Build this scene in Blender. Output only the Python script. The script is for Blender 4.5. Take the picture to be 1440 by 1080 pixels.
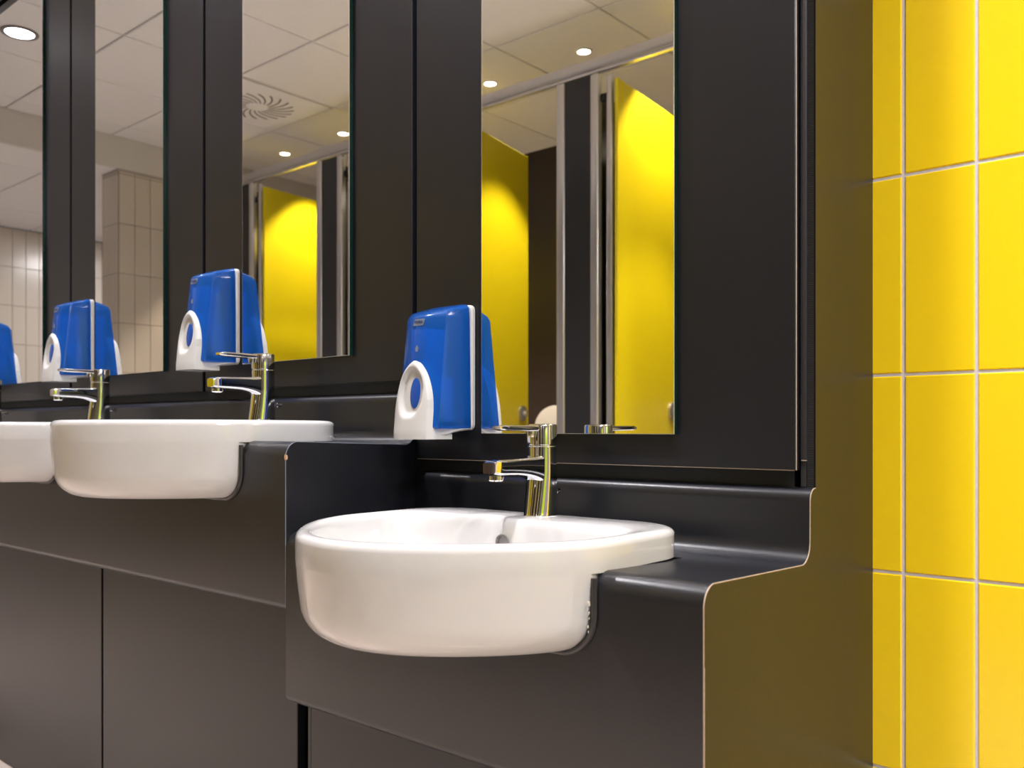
import bpy, bmesh, math, random
from mathutils import Vector, Matrix
random.seed(4)
PI = math.pi
for o in list(bpy.data.objects): bpy.data.objects.remove(o)
SC = bpy.context.scene
COL = SC.collection

# ------------------------------------------------------------------ camera, world, lights, exposure
CZ = 0.85                                   # lens height; floor is at FL
FL = -0.03
YAW = math.atan2(1074, 1250)
cam = bpy.data.cameras.new('camera')
cam.sensor_width = 36; cam.lens = 1250 / 1440 * 36; cam.shift_y = 64 / 1440; cam.clip_start = 0.02
cam.dof.use_dof = True; cam.dof.focus_distance = 1.45; cam.dof.aperture_fstop = 6.0
co = bpy.data.objects.new('camera', cam); COL.objects.link(co)
co.location = (0, 0, CZ); co.rotation_euler = (PI / 2, 0, YAW)
SC.camera = co
w = bpy.data.worlds.new('world'); SC.world = w; w.use_nodes = True
w.node_tree.nodes['Background'].inputs[0].default_value = (0.8, 0.78, 0.75, 1)
w.node_tree.nodes['Background'].inputs[1].default_value = 0.2
SC.view_settings.view_transform = 'Standard'; SC.view_settings.look = 'None'
SC.view_settings.exposure = 0.32; SC.view_settings.gamma = 1; SC.view_settings.use_curve_mapping = False
CEIL = 2.65
BASIN_LIGHT_W = 12.5
CUBICLE_LIGHT_W = 110.0
BASIN_LIGHTS = [(x, 0.70) for x in (-4.32, -3.12, -1.92, -0.72, 0.48, 1.68)]
CUBICLE_LIGHTS = [(-4.894 + 0.6 * k, -1.125) for k in range(8)]
def lamp_light(x, y, z, kind, power, colr):
    if kind == 'AREA':
        l = bpy.data.lights.new('downlight_glow', 'AREA'); l.shape = 'DISK'; l.size = 0.12; l.spread = math.radians(105)
    else:
        l = bpy.data.lights.new('spot_glow', 'SPOT'); l.spot_size = math.radians(82); l.spot_blend = 0.35; l.shadow_soft_size = 0.025
    l.energy = power; l.color = colr
    o = bpy.data.objects.new('lamp_glow', l); COL.objects.link(o); o.location = (x, y, z)
    return o
for x, y in BASIN_LIGHTS:
    lamp_light(x, y, (CEIL if x > -5.39 else 2.455) - 0.012, 'AREA', BASIN_LIGHT_W, (1.0, 0.965, 1.0))
for x, y in CUBICLE_LIGHTS:
    lamp_light(x, y, CEIL - 0.012, 'SPOT', CUBICLE_LIGHT_W, (1.0, 0.82, 0.64))

FILL_PANELS = [(1.40, 0.07, CEIL), (-6.20, -1.35, 2.455)]  # unseen fill panels, added only to brighten the room
for x, y, z in FILL_PANELS:
    l = bpy.data.lights.new('panel_glow', 'AREA'); l.shape = 'SQUARE'; l.size = 0.56; l.energy = (50, 34)[x < 0]; l.color = (1.0, 0.965, 1.0)
    o = bpy.data.objects.new('lamp_glow', l); COL.objects.link(o); o.location = (x, y, z - .02)

# ------------------------------------------------------------------ materials
def mat(name, col, rough=0.5, metal=0.0, spec=0.5, noise=0.0, nscale=30, bump=0.0, bscale=200, trans=0.0, coat=0.0, stretch=None, emit=None, es=0, sss=0, ior=None):
    m = bpy.data.materials.new(name); m.use_nodes = True
    nt = m.node_tree; b = nt.nodes['Principled BSDF']
    b.inputs['Base Color'].default_value = (*col, 1); b.inputs['Roughness'].default_value = rough
    b.inputs['Metallic'].default_value = metal; b.inputs['Specular IOR Level'].default_value = spec
    b.inputs['Transmission Weight'].default_value = trans; b.inputs['Coat Weight'].default_value = coat
    if ior: b.inputs['IOR'].default_value = ior
    if sss:
        b.inputs['Subsurface Weight'].default_value = sss; b.inputs['Subsurface Radius'].default_value = (0.01, 0.01, 0.01)
    if emit:
        b.inputs['Emission Color'].default_value = (*emit, 1); b.inputs['Emission Strength'].default_value = es
    if noise or bump:
        tc = nt.nodes.new('ShaderNodeTexCoord'); mp = nt.nodes.new('ShaderNodeMapping')
        nt.links.new(tc.outputs['Object'], mp.inputs['Vector'])
        if stretch: mp.inputs['Scale'].default_value = stretch
    if noise:
        n = nt.nodes.new('ShaderNodeTexNoise'); n.inputs['Scale'].default_value = nscale; n.inputs['Detail'].default_value = 4
        nt.links.new(mp.outputs[0], n.inputs['Vector'])
        r = nt.nodes.new('ShaderNodeMapRange'); r.inputs['To Min'].default_value = 1 - noise; r.inputs['To Max'].default_value = 1 + noise
        nt.links.new(n.outputs['Fac'], r.inputs['Value'])
        mx = nt.nodes.new('ShaderNodeVectorMath'); mx.operation = 'SCALE'; mx.inputs[0].default_value = col
        nt.links.new(r.outputs[0], mx.inputs['Scale']); nt.links.new(mx.outputs[0], b.inputs['Base Color'])
    if bump:
        n2 = nt.nodes.new('ShaderNodeTexNoise'); n2.inputs['Scale'].default_value = bscale
        nt.links.new(mp.outputs[0], n2.inputs['Vector'])
        bp = nt.nodes.new('ShaderNodeBump'); bp.inputs['Strength'].default_value = bump; bp.inputs['Distance'].default_value = 0.001
        nt.links.new(n2.outputs['Fac'], bp.inputs['Height']); nt.links.new(bp.outputs[0], b.inputs['Normal'])
    return m
M = {}
M['laminate'] = mat('charcoal_laminate', (0.0085, 0.0090, 0.0125), 0.33, spec=0.42, noise=0.12, nscale=6, bump=0.15, bscale=500)
M['worktop'] = mat('charcoal_postformed_laminate', (0.0100, 0.0106, 0.0142), 0.30, noise=0.12, nscale=8, bump=0.12, bscale=400)
M['core'] = mat('laminate_core_edge', (0.42, 0.33, 0.27), 0.6, noise=0.2, nscale=60)
M['edge'] = mat('black_edge_band', (0.022, 0.022, 0.024), 0.45, bump=0.2, bscale=300)
M['black'] = mat('shadow_gap_board', (0.008, 0.008, 0.008), 0.7, noise=0.1)
M['yellow_tile'] = mat('yellow_glazed_tile', (0.90, 0.635, 0.012), 0.17, noise=0.025, nscale=5)
M['grout'] = mat('pale_grey_grout', (0.62, 0.58, 0.62), 0.85, noise=0.1, nscale=80, bump=0.3)
M['cream_tile'] = mat('cream_glazed_tile', (0.62, 0.56, 0.475), 0.2, noise=0.04, nscale=5)
M['brown_grout'] = mat('dark_beige_grout', (0.22, 0.18, 0.15), 0.85, noise=0.1, nscale=80)
M['white_wall'] = mat('off_white_paint', (0.70, 0.67, 0.62), 0.7, noise=0.02, nscale=4)
M['ceiling_tile'] = mat('mineral_ceiling_tile', (0.88, 0.875, 0.865), 0.85, noise=0.03, nscale=60, bump=0.3, bscale=400)
M['ceiling_grid'] = mat('ceiling_grid_metal', (0.42, 0.38, 0.34), 0.6, noise=0.03)
M['floor'] = mat('brown_vinyl_floor', (0.58, 0.50, 0.46), 0.4, noise=0.15, nscale=40)
M['ceramic'] = mat('white_glazed_ceramic', (0.56, 0.555, 0.555), 0.06, noise=0.01, nscale=6, coat=0.3)
M['chrome'] = mat('chrome', (0.82, 0.82, 0.84), 0.05, metal=1.0, noise=0.02, nscale=20)
M['steel'] = mat('brushed_aluminium', (0.62, 0.61, 0.62), 0.32, metal=0.85, noise=0.05, nscale=20, stretch=(1, 1, 0.05))
M['grey_wall'] = mat('grey_painted_wall', (0.22, 0.20, 0.19), 0.6, noise=0.03, nscale=4)
M['lime'] = mat('lime_green_laminate', (0.42, 0.60, 0.02), 0.35, noise=0.02)
M['mirror'] = mat('mirror_silver', (0.93, 0.935, 0.93), 0.0, metal=1.0)
M['mirror_edge'] = mat('green_glass_edge', (0.004, 0.022, 0.016), 0.12, noise=0.2, nscale=20)
M['polished_edge'] = mat('polished_arris', (0.75, 0.72, 0.62), 0.1, metal=0.6, noise=0.02)
M['blue'] = mat('translucent_blue_plastic', (0.010, 0.105, 0.42), 0.22, noise=0.04, nscale=8, trans=0.0, coat=0.4)
M['cartridge'] = mat('pale_blue_refill_bag', (0.45, 0.60, 0.85), 0.4, noise=0.05)
def translucent(m, fac, tint):
    nt = m.node_tree; b = nt.nodes['Principled BSDF']; out = [n for n in nt.nodes if n.type == 'OUTPUT_MATERIAL'][0]
    t = nt.nodes.new('ShaderNodeBsdfTransparent'); t.inputs[0].default_value = (*tint, 1)
    mx = nt.nodes.new('ShaderNodeMixShader'); mx.inputs[0].default_value = fac
    nt.links.new(b.outputs[0], mx.inputs[1]); nt.links.new(t.outputs[0], mx.inputs[2]); nt.links.new(mx.outputs[0], out.inputs['Surface'])
translucent(M['blue'], .45, (.10, .38, .95))
M['blue_dark'] = mat('deep_blue_plastic', (0.006, 0.06, 0.32), 0.35, noise=0.05)
M['white_plastic'] = mat('white_plastic', (0.54, 0.53, 0.52), 0.3, noise=0.02, nscale=20)
M['badge'] = mat('grey_badge_print', (0.17, 0.19, 0.24), 0.4, noise=0.05)
M['badge_text'] = mat('badge_lettering', (0.03, 0.06, 0.18), 0.4, noise=0.05)
M['silicone'] = mat('grey_silicone', (0.030, 0.028, 0.028), 0.35, noise=0.1, nscale=60)
M['hole'] = mat('overflow_grey', (0.25, 0.24, 0.24), 0.3, metal=0.6, noise=0.1)
M['door_yellow'] = mat('lime_yellow_laminate', (0.70, 0.585, 0.006), 0.35, noise=0.02, nscale=5)
M['brown_wall'] = mat('dark_brown_laminate', (0.028, 0.018, 0.018), 0.4, noise=0.1, nscale=5)
M['pilaster'] = mat('anthracite_laminate', (0.020, 0.021, 0.024), 0.35, noise=0.1, nscale=5)
M['lamp_ring'] = mat('downlight_ring_grey', (0.22, 0.20, 0.19), 0.35, metal=0.5, noise=0.05)
M['lamp_white'] = mat('downlight_lens_cool', (0.9, 0.9, 0.9), 0.4, emit=(0.95, 0.97, 1.0), es=9, noise=0.01)
M['lamp_warm'] = mat('spotlight_lens_warm', (0.9, 0.9, 0.85), 0.4, emit=(1.0, 0.88, 0.68), es=9, noise=0.01)
M['lamp_panel'] = mat('luminous_panel_diffuser', (.9, .9, .88), .5, emit=(1.0, .95, .88), es=4, noise=.01)  # glowing face of the added fill panels
M['vent_slot'] = mat('vent_slot_grey', (.16, .14, .125), .7, noise=.05)
M['scar'] = mat('limescale_mark', (0.66, 0.60, 0.50), 0.6, noise=0.2, nscale=90)
M['chip'] = mat('bare_chipboard', (0.55, 0.32, 0.18), 0.8, noise=0.2, nscale=90)

# ------------------------------------------------------------------ helpers
def link(name, bm_or_me, m, parent=None, smooth=True, angle=35):
    if isinstance(bm_or_me, bmesh.types.BMesh):
        bmesh.ops.recalc_face_normals(bm_or_me, faces=bm_or_me.faces[:])
        me = bpy.data.meshes.new(name); bm_or_me.to_mesh(me); bm_or_me.free()
    else: me = bm_or_me
    if smooth and len(me.polygons):
        me.polygons.foreach_set('use_smooth', [True] * len(me.polygons)); me.set_sharp_from_angle(angle=math.radians(angle))
    if m is not None and not me.materials: me.materials.append(m)
    o = bpy.data.objects.new(name, me); COL.objects.link(o)
    if parent: o.parent = parent
    return o
def tag(o, label=None, cat=None, group=None, kind=None):
    if label: o['label'] = label
    if cat: o['category'] = cat
    if group: o['group'] = group
    if kind: o['kind'] = kind
    return o
def empty(name, loc, label, cat, group=None, rz=0):
    o = bpy.data.objects.new(name, None); COL.objects.link(o); o.location = loc; o.rotation_euler = (0, 0, rz); o.empty_display_size = 0.05
    return tag(o, label, cat, group)
def copy_tree(o, loc=None, label=None, parent=None):
    c = o.copy(); COL.objects.link(c)
    if parent: c.parent = parent
    if loc is not None: c.location = loc
    if label: c['label'] = label
    for ch in list(o.children): copy_tree(ch, parent=c)
    return c
def box(bm, x0, x1, y0, y1, z0, z1, bev=0.0, seg=2):
    r = bmesh.ops.create_cube(bm, size=1)
    vs = r['verts']
    for v in vs:
        v.co = Vector(((x0 + x1) / 2 + v.co.x * (x1 - x0), (y0 + y1) / 2 + v.co.y * (y1 - y0), (z0 + z1) / 2 + v.co.z * (z1 - z0)))
    if bev:
        es = {e for v in vs for e in v.link_edges}
        bmesh.ops.bevel(bm, geom=list(es), offset=bev, segments=seg, affect='EDGES', profile=0.5)
    return bm
def newbox(*a, **k): return box(bmesh.new(), *a, **k)
def lathe(bm, prof, c=(0, 0, 0), n=40, axis='Z', cap=True):
    rings = []
    for r, z in prof:
        ring = []
        for i in range(n):
            t = 2 * PI * i / n; p = (r * math.cos(t), r * math.sin(t), z)
            if axis == 'Y': p = (p[0], p[2], p[1])
            if axis == 'X': p = (p[2], p[0], p[1])
            ring.append(bm.verts.new((p[0] + c[0], p[1] + c[1], p[2] + c[2])))
        rings.append(ring)
    for a, b in zip(rings, rings[1:]):
        for i in range(n): bm.faces.new((a[i], a[(i + 1) % n], b[(i + 1) % n], b[i]))
    if cap: bm.faces.new(rings[0][::-1]); bm.faces.new(rings[-1])
    return bm
def loft(bm, rings, cap0=True, cap1=True, closed=True):
    R = [[bm.verts.new(p) for p in r] for r in rings]
    n = len(R[0])
    for a, b in zip(R, R[1:]):
        for i in range(n if closed else n - 1): bm.faces.new((a[i], a[(i + 1) % n], b[(i + 1) % n], b[i]))
    if cap0: bm.faces.new(R[0][::-1])
    if cap1: bm.faces.new(R[-1])
    return bm
def tube(bm, pts, r, n=10):
    pts = [Vector(p) for p in pts]; rings = []
    up = Vector((0, 1, 0.01)).normalized()
    for i, p in enumerate(pts):
        d = (pts[min(i + 1, len(pts) - 1)] - pts[max(i - 1, 0)]).normalized()
        u = d.cross(up)
        u = u.normalized() if u.length > 1e-4 else Vector((1, 0, 0)); v = d.cross(u).normalized()
        rings.append([p + u * r * math.cos(2 * PI * k / n) + v * r * math.sin(2 * PI * k / n) for k in range(n)])
    return loft(bm, rings)
def rrect(w, h, r, n=5):
    pts = []
    for cx, cy, a0 in ((w - r, h - r, 0), (-w + r, h - r, 90), (-w + r, -h + r, 180), (w - r, -h + r, 270)):
        for k in range(n + 1):
            a = math.radians(a0 + 90 * k / n); pts.append((cx + r * math.cos(a), cy + r * math.sin(a)))
    return pts
def arc(cx, cy, r, a0, a1, n=8):
    return [(cx + r * math.cos(math.radians(a0 + (a1 - a0) * k / n)), cy + r * math.sin(math.radians(a0 + (a1 - a0) * k / n))) for k in range(n + 1)]
def prism_x(poly, x0, x1):                    # poly in (y, z)
    bm = bmesh.new(); loft(bm, [[(x0, y, z) for y, z in poly], [(x1, y, z) for y, z in poly]]); return bm
def structure(name, bm, m, kind='structure', **k):
    return tag(link(name, bm, m, **k), kind=kind)
def sstep(a, b, x):
    t = max(0, min(1, (x - a) / (b - a))); return t * t * (3 - 2 * t)

# ------------------------------------------------------------------ the room
X_LOW, X_FAR, X_RIGHT = -5.39, -7.61, 2.6
Y_TILE, Y_REAR = 1.403, -2.16
structure('floor', newbox(X_FAR - .1, X_RIGHT + .1, Y_REAR - .1, 1.5, FL - .05, FL), M['floor'])
def tiled(wall, m, plane, a0, a1, z0, z1, tw, th, gap, fixed, facing, a_off=0.0, z_off=0.0, thick=0.008):
    """tiles a wall; plane 'X' (tiles run along y, facing +-x) or 'Y' (tiles run along x)"""
    cache = {}
    ia0 = math.floor((a0 - a_off) / tw); ia1 = math.ceil((a1 - a_off) / tw)
    iz0 = math.floor((z0 - z_off) / th); iz1 = math.ceil((z1 - z_off) / th)
    for i in range(ia0, ia1):
        for j in range(iz0, iz1):
            u0 = max(a0, a_off + i * tw + gap / 2); u1 = min(a1, a_off + (i + 1) * tw - gap / 2)
            v0 = max(z0, z_off + j * th + gap / 2); v1 = min(z1, z_off + (j + 1) * th - gap / 2)
            if u1 - u0 < 0.008 or v1 - v0 < 0.008: continue
            key = (round(u1 - u0, 4), round(v1 - v0, 4))
            if key not in cache:
                W, H = key; b = 0.0018
                bm = bmesh.new()
                front = [(-W / 2 + b, -H / 2 + b), (W / 2 - b, -H / 2 + b), (W / 2 - b, H / 2 - b), (-W / 2 + b, H / 2 - b)]
                back = [(-W / 2, -H / 2), (W / 2, -H / 2), (W / 2, H / 2), (-W / 2, H / 2)]
                if plane == 'Y': R = [[(u, 0, v) for u, v in back], [(u, facing * thick * .75, v) for u, v in back], [(u, facing * thick, v) for u, v in front]]
                else: R = [[(0, u, v) for u, v in back], [(facing * thick * .75, u, v) for u, v in back], [(facing * thick, u, v) for u, v in front]]
                loft(bm, R)
                bmesh.ops.recalc_face_normals(bm, faces=bm.faces[:])
                me = bpy.data.meshes.new('tile'); bm.to_mesh(me); bm.free(); me.materials.append(m); cache[key] = me
            o = bpy.data.objects.new('tile', cache[key]); COL.objects.link(o); o.parent = wall
            uc, vc = (u0 + u1) / 2, (v0 + v1) / 2
            o.location = (uc, fixed, vc) if plane == 'Y' else (fixed, uc, vc)
            o.rotation_euler = (random.uniform(-.0012, .0012), 0, random.uniform(-.0012, .0012))
wb = structure('wall_back', newbox(-0.60, X_RIGHT + .1, Y_TILE + .0005, Y_TILE + .12, FL, CEIL + .05), M['grout'])
tiled(wb, M['yellow_tile'], 'Y', -0.60, 1.62, FL + .002, CEIL, 0.1003, 0.3006, 0.0046, Y_TILE + .0065, -1, a_off=-0.4262, z_off=0.63246, thick=0.0082)
wb2 = structure('wall_back_2', newbox(X_FAR, -0.60, Y_TILE + .01, Y_TILE + .1, FL, CEIL), M['white_wall'])
wr = structure('wall_right', newbox(X_RIGHT, X_RIGHT + .1, Y_REAR, 1.5, FL, CEIL + .05), M['grey_wall'])
dr1 = structure('door_1', newbox(X_RIGHT - .045, X_RIGHT - .001, -.62, .28, FL + .006, 2.10, bev=.003), M['lime'])  # unseen door, added so the chrome reflects a lime streak
link('door_handle', tube(bmesh.new(), [(X_RIGHT - .05, .19, .98), (X_RIGHT - .10, .19, .98), (X_RIGHT - .10, .07, .98)], .009, 10), M['chrome'], dr1)
wf = structure('wall_rear', newbox(X_FAR, X_RIGHT, Y_REAR - .1, Y_REAR, FL, CEIL + .05), M['brown_wall'])
wl = structure('wall_left', newbox(X_FAR - .1, X_FAR + .005, Y_REAR, 1.5, FL, 2.45), M['brown_grout'])
tiled(wl, M['cream_tile'], 'X', -1.80, 1.40, FL + .01, 2.445, 0.101, 0.306, 0.003, X_FAR - .001, 1, a_off=-.262, z_off=2.445 - 8 * .306)
# wall stub that ends the cubicle row, tiled on two faces
ws = structure('wall_stub', newbox(X_LOW - .215, X_LOW - .001, Y_REAR, -.2635, FL, 2.455), M['brown_grout'])
tiled(ws, M['cream_tile'], 'X', Y_REAR + .02, -.266, FL + .01, 2.440, 0.101, 0.306, 0.003, X_LOW - .007, 1, a_off=-.266, z_off=2.425 - 8 * .306)
tiled(ws, M['cream_tile'], 'Y', X_LOW - .213, X_LOW - .004, FL + .01, 2.440, 0.101, 0.306, 0.003, -.269, 1, a_off=X_LOW - .004, z_off=2.425 - 8 * .306)
link('trim_strip', newbox(X_LOW - .216, X_LOW + .002, Y_REAR + .02, -.2595, 2.441, 2.455), M['ceiling_grid'], ws)
# suspended ceiling: grid plus single lay-in tiles; a lower field beyond the bulkhead
def ceiling(name, x0, x1, y0, y1, z, xo, yo):
    c = structure(name, newbox(x0, x1, y0, y1, z + .016, z + .08), M['ceiling_grid'])
    cache = {}
    for i in range(math.floor((x0 - xo) / .6), math.ceil((x1 - xo) / .6)):
        for j in range(math.floor((y0 - yo) / .6), math.ceil((y1 - yo) / .6)):
            a0, a1 = max(x0, xo + i * .6 + .005), min(x1, xo + (i + 1) * .6 - .005)
            b0, b1 = max(y0, yo + j * .6 + .005), min(y1, yo + (j + 1) * .6 - .005)
            if a1 - a0 < .02 or b1 - b0 < .02: continue
            key = (round(a1 - a0, 3), round(b1 - b0, 3))
            if key not in cache:
                W, D = key
                bm = newbox(-W / 2, W / 2, -D / 2, D / 2, 0, .016, bev=.003, seg=1)
                me = bpy.data.meshes.new('ceiling_tile'); bm.to_mesh(me); bm.free(); me.materials.append(M['ceiling_tile']); cache[key] = me
            o = bpy.data.objects.new('ceiling_tile', cache[key]); COL.objects.link(o); o.parent = c
            o.location = ((a0 + a1) / 2, (b0 + b1) / 2, z + random.uniform(-.0008, .0008))
    return c
ceiling('ceiling', X_LOW, X_RIGHT, Y_REAR, Y_TILE + .01, CEIL, -4.594, -.824)
ceiling('ceiling_low', X_FAR, X_LOW - .02, Y_REAR, Y_TILE + .01, 2.455, -7.58, -.60)
structure('trim_1', newbox(X_LOW - .03, X_LOW, Y_REAR, Y_TILE + .01, 2.455, CEIL + .02), M['white_wall'])

# ------------------------------------------------------------------ boxed duct with panels
PW = 0.75                    # unit pitch
X1 = -0.4916                 # right edge of the first panel
X_END = -0.471               # outer face of the end panel
X_STEP = -1.2370             # where the high worktop ends
YP = 1.160                   # panel front
N_UNITS = 6
X_DUCT0 = X1 - PW * N_UNITS - .03
def zc(i): return X1 - PW * (i + .5)        # centre x of unit i
duct = tag(link('duct_housing', newbox(X_DUCT0, X_END - .030, 1.178, Y_TILE, FL, CEIL - .001), M['black']),
           'black boxed service duct behind the row of grey panels and mirrors', 'duct')
WHERE = ['nearest the yellow tiles', 'second from the yellow tiles', 'third from the yellow tiles', 'farthest left in the photo, partly cut off', 'out beyond the left edge', 'last at the far end']
for i in range(N_UNITS):
    x1 = X1 - PW * i - (.0005 if i == 0 else .006); x0 = X1 - PW * (i + 1) + .006
    zb = .795 if i == 0 else .944
    p = empty('wall_panel', ((x0 + x1) / 2, YP, zb), 'tall charcoal laminate wall panel behind the mirror ' + WHERE[i], 'panel', 'charcoal mirror panels')
    c = Vector(p.location)
    bm = newbox(x0 - c.x, x1 - c.x, 0, .018, 0, 2.29 - zb, bev=.0012, seg=1)
    link('board', bm, M['laminate'], p)
    for xx in ([x1] if i == 0 else []):
        link('laminate_edge', newbox(xx - c.x - .0006, xx - c.x + .0007, .0015, .0035, .0, 2.29 - zb), M['core'], p)
    link('bottom_edge', newbox(x0 - c.x + .002, x1 - c.x - .002, .0008, .0022, -.0008, .0006), M['core'] if i == 0 else M['laminate'], p)
    u = empty('upper_panel', ((x0 + x1) / 2, YP, 2.31), 'charcoal laminate infill panel above the mirror ' + WHERE[i], 'panel', 'charcoal infill panels under the ceiling')
    link('board', newbox(x0 - c.x, x1 - c.x, 0, .018, 0, CEIL - 2.312, bev=.0012, seg=1), M['laminate'], u)
    # mirror
    mz = .8428 if i == 0 else 1.0
    mm = empty('mirror', (zc(i), YP, mz), 'tall narrow frameless mirror on the charcoal panel ' + WHERE[i], 'mirror', 'wall mirrors in a row')
    hw, H = .1936, 2.253 - mz
    link('glass_body', newbox(-hw, hw, -.0085, -.0004, 0, H), M['mirror_edge'], mm, smooth=False)
    link('silvered_face', newbox(-hw + .0010, hw - .0010, -.0091, -.0086, .0012, H - .0012), M['mirror'], mm, smooth=False)
    bm = bmesh.new()
    for a in ((-hw + .0002, hw - .0002, -.0089, -.0083, .0002, .0011), (-hw + .0002, hw - .0002, -.0089, -.0083, H - .0011, H - .0002), (hw - .0010, hw - .0002, -.0089, -.0083, .0012, H - .0012), (-hw + .0002, -hw + .0010, -.0089, -.0083, .0012, H - .0012)):
        box(bm, *a)
    link('bevelled_rim', bm, M['polished_edge'] if i < 2 else M['mirror_edge'], mm, smooth=False)

# end upright beside the first panel: plain strip and ribbed strip
up = empty('end_upright', ((X1 + X_END) / 2, 1.172, .772), 'narrow black edge upright with fine ribs, between charcoal panel and yellow tiles', 'upright')
c = Vector(up.location)
link('plain_strip', newbox(X1 + .0015 - c.x, X1 + .0102 - c.x, -.0005, .0045, .037, CEIL - .774, bev=.0004, seg=1), M['edge'], up)
link('lower_strip', newbox(X1 + .0015 - c.x, X1 + .0095 - c.x, .001, .0045, 0, .0355, bev=.0004, seg=1), M['edge'], up)
link('light_lip', newbox(X1 + .003 - c.x, X1 + .0102 - c.x, -.001, .002, .0355, .0366), M['core'], up)
bm = bmesh.new(); zz = 0.0; prof = []
n = int((CEIL - .774) / .0024)
for k in range(n):
    prof += [(-.0002, zz), (.0012, zz + .0008), (.0012, zz + .0016), (-.0002, zz + .0020)]; zz += .0024
a, b = X1 + .0112 - c.x, X_END - .0006 - c.x
vs = [(bm.verts.new((a, y, z)), bm.verts.new((b, y, z))) for y, z in prof]
for q, r in zip(vs, vs[1:]): bm.faces.new((q[0], q[1], r[1], r[0]))
tag(link('ribbed_strip', bm, M['edge'], up, smooth=False), kind='stuff')

# worktop profile (y, z), z relative to rim height .717 unit
def wt_profile(dz):
    P = [(.930, .4005), (.880, .4005)] + arc(.880, .4135, .013, 270, 180, 6) + arc(.893, .6545, .026, 180, 97, 9)
    P = [(y, z) for y, z in P]
    P += [(1.127, .6725)] + arc(1.131, .6985, .0265, 280, 360, 8) + [(1.1580, .752)] + arc(1.1755, .754, .0175, 180, 95, 8) + [(1.1772, .7715)]
    return [(y, z + dz) for y, z in P]
def thick(P, t):
    out = []
    for i, p in enumerate(P):
        a = Vector(P[max(i - 1, 0)]); b = Vector(P[min(i + 1, len(P) - 1)]); d = (b - a).normalized()
        nrm = Vector((d.y, -d.x))
        out.append((p[0] + nrm.x * t, p[1] + nrm.y * t))
    return out
# basin outline, local x about the unit centre, absolute y
YC, RB, YB = .912, .252, 1.107
def outline(r, yb, rc, dip=0.0):
    pts = []
    for k in range(49):
        t = PI + PI * k / 48; q = r * (1 - .06 * math.sin(2 * t) ** 2); pts.append((q * math.cos(t), YC + q * math.sin(t)))
    for k in range(1, 5): pts.append((r, YC + (yb - rc - YC) * k / 5))
    pts += arc(r - rc, yb - rc, rc, 0, 90, 9)
    for k in range(1, 32):
        x = (r - rc) * (1 - 2 * k / 32)
        y = yb + (dip * sstep(-.105, -.060, x) * (1 - sstep(-.042, -.012, x)) if dip else 0)
        pts.append((x, y))
    pts += arc(-r + rc, yb - rc, rc, 90, 180, 9)
    for k in range(1, 5): pts.append((-r, yb - rc + (YC - yb + rc) * k / 5))
    return pts
def body_ring(off, z):
    out = []
    for x, y in outline(RB + off, 1.06, .06):
        k = 1 - .06 * sstep(.866, .90, y)
        out.append((x * k, y, z))
    return out
def worktop(name, xa, xb, dz, centres, label):
    P = wt_profile(dz); Q = thick(P, .011)
    t = empty(name, ((xa + xb) / 2, .867, P[0][1]), label, 'worktop')
    lx = (xa + xb) / 2; lz = P[0][1]
    S1 = thick(P, .0011); S2 = thick(P, .0013)
    bm = prism_x(P + S1[::-1], xa, xb)
    loft(bm, [[(xa, y, z) for y, z in S2 + Q[::-1]], [(xb - .021, y, z) for y, z in S2 + Q[::-1]]])
    tmp = link('tmp', bm, None, smooth=False)
    cutters = []
    for c in centres:
        U = [(c - .2505, .78 + dz)] + arc(c - .2505 + .05, .575 + .05 + dz, .05, 180, 270, 8) + arc(c + .2505 - .05, .575 + .05 + dz, .05, 270, 360, 8) + [(c + .2505, .78 + dz)]
        cb = bmesh.new(); loft(cb, [[(x, .70, z) for x, z in U], [(x, 1.075, z) for x, z in U]])
        co_ = link('cut', cb, None, smooth=False); cutters.append(co_)
        md = tmp.modifiers.new('b', 'BOOLEAN'); md.operation = 'DIFFERENCE'; md.object = co_; md.solver = 'EXACT'
    dg = bpy.context.evaluated_depsgraph_get(); me = bpy.data.meshes.new_from_object(tmp.evaluated_get(dg))
    for o in cutters + [tmp]: bpy.data.objects.remove(o)
    me.transform(Matrix.Translation((-lx, -.867, -lz))); me.materials.clear()
    link('top', me, M['worktop'], t, angle=30)
    # light laminate line along the cut right-hand end
    R = thick(P, .0011)
    bm = prism_x([(y - .867, z - lz) for y, z in P + R[::-1]], xb - lx - .0004, xb - lx + .0009)
    link('laminate_edge', bm, M['core'] if dz == 0 else M['badge'], t)
    return t, P
LOWC = [zc(0)]; HIC = [zc(i) for i in range(1, N_UNITS)]
t1, P1 = worktop('worktop', X_STEP + .001, X_END - .0005, 0, LOWC, 'low charcoal worktop with rolled edges holding the basin nearest the yellow tiles')
t2, P2 = worktop('worktop', X_DUCT0, X_STEP - .0005, .150, HIC, 'long high charcoal worktop with rolled edge holding the basins at the left')
bm = bmesh.new(); bmesh.ops.create_icosphere(bm, subdivisions=2, radius=.004, matrix=Matrix.Diagonal((.4, .9, 1.8, 1)))
link('chipped_spot', bm, M['chip'], t2).location = (X_STEP - t2.location.x - .0012, .0025, .822 - t2.location.z - .018)
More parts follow.
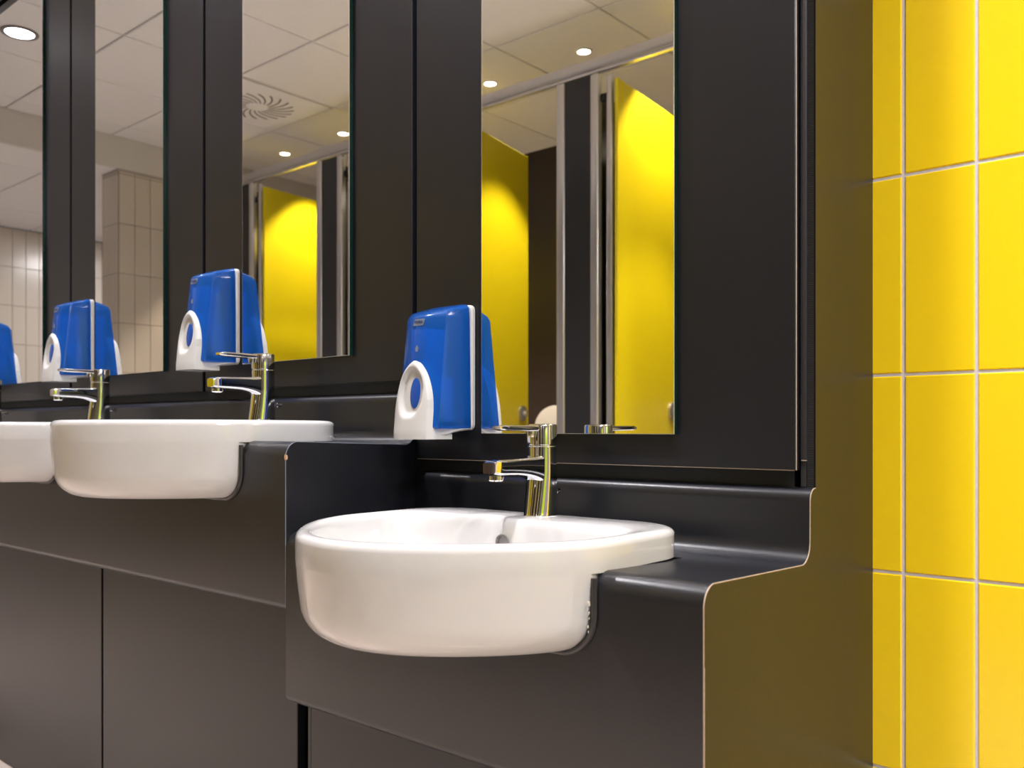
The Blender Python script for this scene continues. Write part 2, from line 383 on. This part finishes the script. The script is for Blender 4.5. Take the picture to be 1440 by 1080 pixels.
# end panels under the worktops
def end_panel(P, x0, x1, zlow, label, m, yback):
    poly = [(y + .0004, z) for y, z in thick(P, .0016)]
    poly = [q for q in poly if q[1] >= zlow + .02 and q[0] < 1.19]
    top = poly[-1]
    poly = [(poly[0][0], zlow)] + poly + [(yback, top[1]), (yback, zlow)]
    o = tag(link('gable_board', prism_x([(y, z - zlow) for y, z in poly], x0, x1), m, smooth=False), label, 'panel')
    o.location = (0, 0, zlow); return o
Pe = P1[15:]
def full_end(P, x0, x1, zlow, ztop, label):
    S = [q for q in P[2:]]
    poly = [(S[0][0] + .001, zlow)] + [(y, z) for y, z in thick(S, .0012) if z > .42 + (P[0][1] - .4005)]
    poly[0] = (poly[1][0], zlow)
    if ztop: poly = poly[:-1] + [(1.1770, poly[-1][1]), (1.1770, ztop), (Y_TILE - .001, ztop), (Y_TILE - .001, zlow)]
    else: poly += [(1.1775, poly[-1][1]), (1.1775, zlow)]
    bm = prism_x([(y, z - zlow) for y, z in poly], x0, x1)
    o = tag(link('gable_board', bm, M['laminate'], smooth=False), label, 'panel'); o.location = (0, 0, zlow)
    return o
ep1 = full_end(P1, X_END - .020, X_END, FL + .001, CEIL - .001, 'tall dark glossy end panel reflecting yellow, between the low basin unit and yellow tiles')
ep2 = full_end(P2, X_STEP - .018, X_STEP, .560, None, 'black end panel of the high worktop, above and left of the lowest basin')
link('laminate_edge', newbox(X_END - .0004, X_END + .0009, .8672, .8683, 0, .62), M['core'], ep1)
# access panels below the worktops
tag(link('plinth_board', newbox(X_DUCT0, X_END - .022, 1.02, 1.04, FL, .39), M['black']), 'black board behind the access panels under the worktops', 'board')
def access(x0, x1, zt, label, low=False):
    p = empty('access_panel', ((x0 + x1) / 2, .907, FL), label, 'panel', 'charcoal access panels under the worktops')
    W = x1 - x0
    link('board', newbox(-W / 2, W / 2, 0, .018, .002, zt - FL, bev=.0012, seg=1), M['laminate'], p)
    if low: link('edge_band', newbox(-W / 2 - .0035, -W / 2 - .0012, .001, .017, .002, zt - FL), M['edge'], p)
access(-1.2224, X_END - .022, .396, 'charcoal access panel under the low worktop of the nearest basin', True)
link('side_return', newbox(-.0125, -.002, .004, .017, .002, .396 - FL), M['edge'], [o for o in COL.objects if o.name.startswith('access_panel')][-1]).location = (-(X_END - .022 + 1.2224) / 2, 0, 0)
xs = [-1.260] + [-1.9835 - .75 * k for k in range(5)]
names = ['wide charcoal access panel under the second basin from the yellow tiles', 'charcoal access panel at bottom left under the third basin', 'charcoal access panel beyond the left edge of the photo', 'far charcoal access panel under the high worktop', 'last charcoal access panel at the far end']
for k in range(len(xs) - 1): access(xs[k + 1] + .0050, xs[k] - .0035 if k else xs[k], .546, names[k])

# ------------------------------------------------------------------ basins
def make_basin():
    t = empty('basin', (zc(0) + .0045, 0, .717), 'white semi-recessed washbasin, lowest and nearest, on the low worktop by the yellow tiles', 'washbasin', 'white washbasins')
    bm = bmesh.new(); rings = []
    H = .139
    rings.append(body_ring(-.20, -H)); rings.append(body_ring(-.12, -H)); rings.append(body_ring(-.062, -H + .0005))
    for k in range(1, 9):
        a = PI / 2 * k / 8; rings.append(body_ring(-.054 + .048 * math.sin(a), -H + .048 * (1 - math.cos(a))))
    rings.append(body_ring(-.003, -.070)); rings.append(body_ring(-.0008, -.046)); rings.append(body_ring(-.0002, -.0400))
    rings.append([(x, y, -.0390) for x, y in outline(RB - .0001, YB - .002, .085)])
    rings.append([(x, y, -.0365) for x, y in outline(RB, YB, .087)])
    rings.append([(x, y, -.0105) for x, y in outline(RB, YB, .087)])
    for k in range(1, 5):
        a = PI / 2 * k / 4; rings.append([(x, y, -.0105 + .0105 * math.sin(a)) for x, y in outline(RB - .0105 * (1 - math.cos(a)), YB - .0105 * (1 - math.cos(a)), .083)])
    def inner(off, z, yb): rings.append([(x, y, z) for x, y in outline(RB + off, yb, .055, dip=.024)])
    inner(-.0150, .0003, 1.012); inner(-.0185, -.0008, 1.008); inner(-.0215, -.0030, 1.005); inner(-.0240, -.0065, 1.002); inner(-.0260, -.0120, .9995)
    inner(-.0285, -.03, .993); inner(-.036, -.06, .985); inner(-.056, -.090, .968); inner(-.09, -.108, .945); inner(-.15, -.118, .938)
    loft(bm, rings, cap1=False)
    vs = bm.verts[-len(rings[-1]):] if False else None
    bm.verts.ensure_lookup_table()
    last = [bm.verts[len(bm.verts) - len(rings[-1]) + i] for i in range(len(rings[-1]))]
    cv = bm.verts.new((0, .86, -.119))
    for i in range(len(last)): bm.faces.new((last[i], last[(i + 1) % len(last)], cv))
    link('bowl', bm, M['ceramic'], t, angle=50)
    o = link('overflow', lathe(bmesh.new(), [(.0125, .0), (.0125, -.0025), (.0095, -.003), (.0085, .001), (.002, .0012)], n=24, axis='Y'), M['hole'], t); o.location = (-.004, .987, -.034)
    o = link('drain', lathe(bmesh.new(), [(.031, -.002), (.031, .001), (.026, .003), (.018, .0015), (.002, .0015)], n=28), M['chrome'], t); o.location = (0, .87, -.1185)
    bm = bmesh.new()
    for s in (1, -1):
        pts = [(s * .2475, .8655, -.044), (s * .2475, .8655, -.07)] + [(s * x, .8655, z) for x, z in arc(.2475 - .051, -.0885, .051, 0, -88, 10)] + [(s * .15, .8655, -.1400)]
        tube(bm, pts, .0038, 8)
    tube(bm, [(.15, .8655, -.1400), (-.15, .8655, -.1400)], .003, 8)
    link('silicone_seal', bm, M['silicone'], t)
    return t
b0 = make_basin()
BL = ['', 'white washbasin, second from the yellow tiles, on the high worktop at centre left', 'white washbasin cut off by the left edge of the photo, right half showing', 'white washbasin hidden behind the others at far left', 'white washbasin beyond the left edge', 'last white washbasin at the far end']
basins = [b0]
for i in range(1, N_UNITS - 1): basins.append(copy_tree(b0, (zc(i) + .0045, 0, .867), BL[i]))
bm = bmesh.new(); random.seed(9)
for k in range(9):
    bmesh.ops.create_icosphere(bm, subdivisions=1, radius=random.uniform(.0008, .0024), matrix=Matrix.Translation((.2478 - random.uniform(0, .003) - .001, .8585 - random.uniform(0, .004), -.072 - random.uniform(-.002, .02) * (k % 3))) @ Matrix.Diagonal((.5, .6, 1.3, 1)))
link('limescale_crust', bm, M['scar'], b0)

# ------------------------------------------------------------------ taps
def make_tap():
    YT = 1.075
    t = empty('basin_tap', (zc(0) + .004, YT, .717), 'chrome mixer tap with flat lever on the lowest basin near the yellow tiles', 'tap', 'chrome mixer taps')
    bm = lathe(bmesh.new(), [(.0246, 0), (.0248, .001)] + [(.0246 - .0013 * k / 12, .0015 + .0685 * k / 12) for k in range(13)] + [(.0230, .1065), (.0222, .1078)], n=56)
    for v in bm.verts:
        if v.co.y < 0 and v.co.z < .072: v.co.y *= 1 + .34 * (1 - v.co.z / .072) ** 1.25
    link('body', bm, M['chrome'], t, angle=25)
    bm = lathe(bmesh.new(), [(.0222, .1078), (.0222, .1092), (.0235, .1100), (.0238, .138), (.0226, .1408), (.018, .1415)], n=48)
    cap = link('cap', bm, M['chrome'], t, angle=25)
    # spout
    rings = []
    for k in range(15):
        s = k / 14; y = -.004 - .118 * s
        zt = .0915 - .0035 * s; e = (1 - s) ** 4.5
        zb = .0655 + .001 * s - .022 * e; zt += .006 * (1 - s) ** 8
        if s > .97: zt -= .003; zb += .002
        wv = .0178 - .0030 * s - (.003 if s > .97 else 0)
        hh = (zt - zb) / 2; zm = (zt + zb) / 2
        rings.append([(x, y, zm + z) for x, z in rrect(wv, hh, min(hh, wv) * .38, 5)])
    sp = link('spout', loft(bmesh.new(), rings), M['chrome'], t, angle=40)
    link('aerator', lathe(bmesh.new(), [(.0112, 0), (.0112, -.006), (.0100, -.008), (.0086, -.008), (.0080, -.005)], c=(0, -.1065, .0655), n=30), M['chrome'], sp, angle=25)
    # lever
    rings = []
    for k in range(13):
        s = k / 12; y = .004 - .110 * s
        z = .1345 + .0012 * s; th = .0046 - .0004 * s; wv = .0125 - .0035 * s
        if s > .95: th *= .6; wv *= .8
        rings.append([(x, y, z + zz) for x, zz in rrect(wv, th, th * .8, 4)])
    lv = link('lever', loft(bmesh.new(), rings), M['chrome'], t, angle=40)
    link('lever_boss', lathe(bmesh.new(), [(.0075, -.016), (.0085, -.010), (.0085, -.002), (.006, 0)], c=(0, -.026, .1375), n=20), M['chrome'], lv)
    r = link('lift_rod', lathe(bmesh.new(), [(.0028, 0), (.0028, .010), (.0046, .0115), (.0046, .019), (.003, .021)], n=16, axis='Y'), M['chrome'], t)
    r.location = (0, .0235, .035)
    return t
t0 = make_tap()
TL = ['', 'chrome mixer tap on the second basin from the yellow tiles', 'chrome mixer tap on the third basin, in front of a blue dispenser', 'chrome mixer tap at the far left edge, barely in view']
for i in range(1, 5): copy_tree(t0, (zc(i) + .004, 1.075, .867), TL[i] if i < 4 else 'chrome mixer tap beyond the left edge')

# ------------------------------------------------------------------ soap dispensers
def make_dispenser():
    XD = -1.139
    t = empty('soap_dispenser', (XD, YP, .833), 'blue and white wall soap dispenser nearest the camera, left of the first mirror', 'soap dispenser', 'blue soap dispensers')
    def sec(z):                       # outline at height z above .833 ; y negative = towards room
        s = (z - .012) / .229
        w_ = .0550 - .0035 * s
        ds = .090 - .026 * s; df = .104 - .024 * s
        return w_, ds, df
    def ring(z, inset=0, dy=0):
        w_, ds, df = sec(z); w_ -= inset; ds -= inset + dy; df -= inset * 1.6 + dy
        xf = w_ * .80
        pts = [(w_, -.010), (w_ - .001, -ds + .008), (w_ - .0035, -ds + .001)]
        for k in range(9):
            u = 1 - 2 * k / 8; x = xf * u
            pts.append((x if abs(u) < 1 else (w_ - .0075) * u, -(ds + (df - ds) * (1 - abs(u) ** 2.4)) - .001))
        pts += [(-w_ + .0035, -ds + .001), (-w_ + .001, -ds + .008), (-w_, -.010)]
        return [(x, y, z) for x, y in pts]
    rings = [ring(.018, .004), ring(.0195, .001), ring(.022)] + [ring(.022 + .19 * k / 8) for k in range(1, 9)]
    # top: slopes down towards the front, rounded
    def topring(z, inset, tilt):
        return [(x, y, z + tilt * (y + .010) * 1.0) for x, y, _ in ring(min(z, .241), inset)]
    rings += [topring(.2225, .0003, .10), topring(.2335, .0018, .22), topring(.2385, .0055, .26), topring(.2405, .012, .27), topring(.2412, .028, .27)]
    bm = loft(bmesh.new(), rings)
    cv = link('cover', bm, M['blue'], t, angle=28)
    bm = bmesh.new()
    sh = [[(x, -.0015 - d, z) for x, z in [(px, .1275 + pz) for px, pz in rrect(.0568 - i_, .1115 - i_, .010)]] for d, i_ in ((0, .0), (.006, 0), (.0085, .002))]
    link('back_plate', loft(bm, sh), M['white_plastic'], t, angle=30)
    bm = bmesh.new()
    R = []
    for y, hw_, z0 in ((-.008, .0535, .016), (-.030, .0525, .014), (-.048, .050, .0105), (-.062, .046, .006), (-.080, .040, .003), (-.092, .036, .002)):
        R.append([(x, y, z0 if abs(x) < hw_ else z0 + .003) for x in (-hw_, -hw_ * .9, hw_ * .9, hw_)] + [(hw_, y, .024), (-hw_, y, .024)])
    loft(bm, R)
    link('bottom_tray', bm, M['white_plastic'], t)
    link('refill_cartridge', newbox(-.038, .006, -.070, -.02, .112, .196, bev=.004), M['cartridge'], t)
    link('refill_cartridge', newbox(-.036, .022, -.072, -.02, .030, .110, bev=.004), M['cartridge'], t)
    # pump lever: arched push plate with a scooped thumb recess
    NU, NV = 29, 34; Z0, Z1 = 0.0, .137
    def lever_pt(u, v):
        z = Z0 + (Z1 - Z0) * v
        hw = .0425 * (1 - .06 * v) * math.sqrt(max(0, 1 - max(0, (v - .30) / .70) ** 2.1)) if v > .30 else .0425 * (1 - .06 * v)
        hw = max(hw, .002)
        w_, ds, df = sec(max(z, .012)); x = hw * u
        front = -(df + .0115) + .010 * abs(u) ** 3 * (1 - v * .4)
        if v > .82: front += .006 * ((v - .82) / .18) ** 2
        # recess
        uu = u * hw; rin = math.hypot(uu / .030, (z - .080) / .047)
        rc_ = 1 - sstep(.80, 1.02, rin) if z > .046 else (1 - sstep(.80, 1.02, rin)) * sstep(.036, .046, z)
        front += .0090 * rc_ 
        return x, front, z
    bm = bmesh.new(); G = [[bm.verts.new(lever_pt(-1 + 2 * i / (NU - 1), j / (NV - 1))) for i in range(NU)] for j in range(NV)]
    for j in range(NV - 1):
        for i in range(NU - 1): bm.faces.new((G[j][i], G[j][i + 1], G[j + 1][i + 1], G[j + 1][i]))
    back = {}
    bound = [G[0][i] for i in range(NU)] + [G[j][-1] for j in range(1, NV)] + [G[-1][i] for i in range(NU - 2, -1, -1)] + [G[j][0] for j in range(NV - 2, 0, -1)]
    bb = []
    for v in bound:
        yb = min(-.070, v.co.y + .026) if v.co.z > .02 else -.045
        bb.append(bm.verts.new((v.co.x, yb, v.co.z)))
    n_ = len(bound)
    for i in range(n_): bm.faces.new((bound[i], bound[(i + 1) % n_], bb[(i + 1) % n_], bb[i]))
    bm.faces.new(bb)
    lv = link('push_lever', bm, M['white_plastic'], t, angle=60)
    bm = bmesh.new()
    R = []
    for d, s in ((0, 1), (.0022, .97), (.003, .8)):
        R.append([(.007 + .0115 * s * math.cos(a * PI / 12), -.0988 - d + (s * .026 * math.sin(a * PI / 12)) * .10, .080 + .027 * s * math.sin(a * PI / 12)) for a in range(24)])
    link('thumb_window', loft(bm, R), M['blue_dark'], lv)
    # badge with its lettering and the small drop mark
    def front_y(z): w_, ds, df = sec(z); return -df - .001
    bm = bmesh.new(); zb = .205
    pts = [(x + y * .25, y) for x, y in rrect(.0125, .0058, .0022, 3)]
    yf = front_y(zb)
    loft(bm, [[(x, yf - d + (y) * .10 + abs(x) ** 2 * 3, zb + y) for x, y in pts] for d in (-.002, .0006)])
    bd = link('logo_badge', bm, M['badge'], cv)
    cu = bpy.data.curves.new('lettering', 'FONT'); cu.body = 'TORK'; cu.size = .0085; cu.extrude = .0003; cu.align_x = 'CENTER'; cu.align_y = 'CENTER'
    to = bpy.data.objects.new('tmp', cu); COL.objects.link(to)
    me = bpy.data.meshes.new_from_object(to.evaluated_get(bpy.context.evaluated_depsgraph_get())); bpy.data.objects.remove(to)
    me.transform(Matrix.Translation((0, yf - .0008, zb)) @ Matrix.Rotation(PI / 2, 4, 'X')); me.materials.clear()
    link('lettering', me, M['badge_text'], bd, smooth=False)
    bm = bmesh.new(); zb = .158; yf = front_y(zb)
    loft(bm, [[(.0035 * math.sin(a) * (1 if math.cos(a) < .3 else .6), yf - d, zb + .006 * math.cos(a)) for a in [2 * PI * k / 14 for k in range(14)]] for d in (-.002, .0005)])
    link('drop_mark', bm, M['badge'], cv)
    return t
d0 = make_dispenser()
DL = ['', 'blue and white soap dispenser behind the tap of the second basin', 'blue and white soap dispenser behind the tap of the third basin']
for i in range(1, 4): copy_tree(d0, (-1.139 - PW * i, YP, .833 + .153), DL[i] if i < 3 else 'blue soap dispenser beyond the left edge, seen only in a mirror')

# ------------------------------------------------------------------ ceiling fittings
def lamp(x, y, z, r, lens, label, group):
    t = empty('ceiling_light', (x, y, z), label, 'ceiling light', group)
    link('ring', lathe(bmesh.new(), [(r * .74, -.001), (r * .80, -.007), (r, -.005), (r * 1.02, .001)], n=32, cap=False), M['lamp_ring'] if r > .05 else M['ceiling_tile'], t)
    link('lens', lathe(bmesh.new(), [(r * .76, -.004), (r * .5, -.0045), (r * .02, -.005)], n=32), lens, t)
    return t
for k, (x, y) in enumerate(BASIN_LIGHTS):
    lamp(x, y, (CEIL if x > -5.39 else 2.455), .078, M['lamp_white'], 'large round ceiling downlight with grey ring, seen in the leftmost mirror' if abs(x + 4.32) < .1 else [0, 'ceiling downlight above the third basin, out of view', 'ceiling downlight above the second basin, out of view', 'ceiling downlight above the lowest basin, out of view', 'ceiling downlight above the yellow tiles, out of view', 'ceiling downlight nearest the right-hand wall, out of view'][k], 'large downlights over the basins')
for k, (x, y) in enumerate(CUBICLE_LIGHTS):
    ll = {4: 'small warm spotlight on the ceiling, clearest in the nearest mirror', 3: 'small warm spotlight at the left edge of the nearest mirror', 1: 'right one of two small warm spotlights seen in the second mirror', 0: 'left one of two small warm spotlights seen in the second mirror'}
    lamp(x, y, CEIL, .040, M['lamp_warm'], ll.get(k, ['', '', 'small warm spotlight hidden behind the panel between the first two mirrors', '', '', 'small warm spotlight over the cubicle opposite the lowest basin, out of view', 'small warm spotlight over the cubicle behind the camera, out of view', 'small warm spotlight over the rightmost cubicle, out of view'][k]), 'small spotlights over the cubicles')
for k, (x, y, z) in enumerate(FILL_PANELS):  # bodies of the added fill panels
    t = empty('ceiling_panel_light', (x, y, z), ['square luminous ceiling panel to the right of the basins, out of view', 'square luminous ceiling panel beyond the bulkhead, out of view'][k], 'ceiling light')
    link('frame', newbox(-.297, .297, -.297, .297, -.006, -.001), M['ceiling_grid'], t)
    link('diffuser', newbox(-.28, .28, -.28, .28, -.009, -.0065), M['lamp_panel'], t)
# swirl air diffuser
vt = empty('air_vent', (-4.294, -.524, CEIL), 'square ceiling air vent with swirl slots, seen in the second mirror', 'vent')
link('face_plate', newbox(-.285, .285, -.285, .285, -.006, .002, bev=.002, seg=1), M['ceiling_tile'], vt)
link('plate_border', newbox(-.292, .292, -.292, .292, -.0025, .002), M['ceiling_grid'], vt)
link('hub', lathe(bmesh.new(), [(.055, -.006), (.05, -.012), (.02, -.014)], n=24), M['ceiling_tile'], vt)
for k in range(20):
    a = 2 * PI * k / 20; bm = bmesh.new(); pts = []
    for q in range(7):
        s = q / 6; r = .062 + .135 * s; aa = a + .55 * s; wd = .006 + .007 * s
        pts.append(((r * math.cos(aa) - wd * math.sin(aa) * .5, r * math.sin(aa) + wd * math.cos(aa) * .5), (r * math.cos(aa) + wd * math.sin(aa) * .5, r * math.sin(aa) - wd * math.cos(aa) * .5)))
    poly = [p[0] for p in pts] + [p[1] for p in pts[::-1]]
    loft(bm, [[(x, y, -.0062) for x, y in poly], [(x, y, -.0075) for x, y in poly]])
    link('slot', bm, M['vent_slot'], vt, smooth=False)

# ------------------------------------------------------------------ toilet cubicles opposite (seen in the mirrors)
YF = 2.317 - 3.05            # front plane of the cubicle row
CP = .8375
XA = [-2.344 + CP * k for k in range(-3, 5)]
hr = empty('cubicle_headrail', (-1.4, YF, 2.345), 'long silver headrail running over the toilet cubicle fronts', 'rail')
link('rail', newbox(X_LOW + .01 + 1.4, X_RIGHT - .01 + 1.4, -.020, .018, 0, .046, bev=.004), M['steel'], hr)
link('rail_lip', newbox(X_LOW + .01 + 1.4, X_RIGHT - .01 + 1.4, -.012, .010, -.012, -.0005, bev=.001, seg=1), M['steel'], hr)
order = {-1: 0}
for k, xa in enumerate(XA):
    lab = {3: 'dark narrow cubicle pilaster between silver posts, centre of the nearest mirror', 1: 'dark narrow cubicle pilaster between silver posts, at the right of the second mirror', 0: 'dark narrow cubicle pilaster at the left edge of the second mirror', 2: 'dark narrow cubicle pilaster hidden between the first two mirrors'}
    pl = empty('cubicle_pilaster', (xa, YF, FL), lab.get(k, ['', '', '', '', 'dark cubicle pilaster opposite the lowest basin, out of view', 'dark cubicle pilaster behind the camera, out of view', 'second dark cubicle pilaster from the right-hand wall, out of view', 'rightmost dark cubicle pilaster, out of view'][k]), 'pilaster', 'cubicle pilasters')
    link('panel', newbox(.040, .180, -.009, .009, .12, 2.358, bev=.001, seg=1), M['pilaster'], pl)
    link('post', newbox(0, .042, -.018, .018, 0, 2.360, bev=.008, seg=3), M['steel'], pl)
    link('post', newbox(.178, .218, -.018, .018, 0, 2.360, bev=.008, seg=3), M['steel'], pl)
    link('door_stile', newbox(.245, .272, -.028, -.004, .10, 2.345, bev=.006, seg=2), M['steel'], pl)
    link('hinge', newbox(.219, .246, -.022, -.002, 2.24, 2.272, bev=.002), M['black'], pl)
    link('hinge', newbox(.219, .246, -.022, -.002, .30, .34, bev=.002), M['black'], pl)
    pt = tag(link('cubicle_partition', newbox(-.006, .006, -.64, 0, .12, 2.34, bev=.001, seg=1), M['pilaster']), 'dark short partition running back from ' + lab.get(k, 'a pilaster out of view, number %d' % k).split(' ', 1)[1], 'partition', 'cubicle partitions')
    pt.location = (xa + .10, YF - .02, FL)
    if k == 7: continue
    ang = {3: 6, 2: 12, 0: 5}.get(k, 8)
    dl = {3: 'open lime yellow cubicle door at the right of the nearest mirror', 2: 'open yellow cubicle door at the left of the nearest mirror', 0: 'open yellow cubicle door in the second mirror'}
    dr = empty('cubicle_door', (xa + .290, YF - .012, FL + .12), dl.get(k, ['', 'open yellow cubicle door hidden between the first two mirrors', '', '', 'open yellow cubicle door opposite the lowest basin, out of view', 'open yellow cubicle door behind the camera, out of view', 'rightmost open yellow cubicle door, out of view'][k]), 'door', 'yellow cubicle doors', rz=-math.radians(ang))
    link('leaf', newbox(-.007, .007, -.60, 0, 0, 2.205, bev=.0015, seg=1), M['door_yellow'], dr)
    lk = link('lock', lathe(bmesh.new(), [(.040, .0), (.040, .010), (.032, .015), (.012, .016), (.010, .030), (.004, .031)], n=28, axis='X'), M['steel'], dr)
    lk.location = (.0075, -.525, .845)
    link('turn_knob', newbox(.016, .034, -.004, .004, -.018, .018, bev=.002), M['chrome'], lk)
    # round white toilet-roll holder on the rear wall
for k in range(0, 5):
    xq = -3.40 + .85 * (k - 1)
    rl = {1: 'white round toilet roll holder, left one seen low in the nearest mirror', 2: 'white round toilet roll holder at the right edge of the nearest mirror'}
    t = empty('toilet_roll_holder', (xq, Y_REAR, .845), rl.get(k, ['white round toilet roll holder in the farthest cubicle', '', '', 'white round toilet roll holder opposite the lowest basin, out of view', 'white round toilet roll holder behind the camera, out of view'][k]), 'paper holder', 'round toilet roll holders')
    link('drum', lathe(bmesh.new(), [(.150, .001), (.155, .01), (.155, .10), (.150, .115), (.13, .124), (.05, .128), (.01, .129)], n=48, axis='Y'), M['white_plastic'], t)
    link('window_slot', newbox(-.012, .012, .1275, .131, -.11, -.05, bev=.002), M['blue_dark'], t)
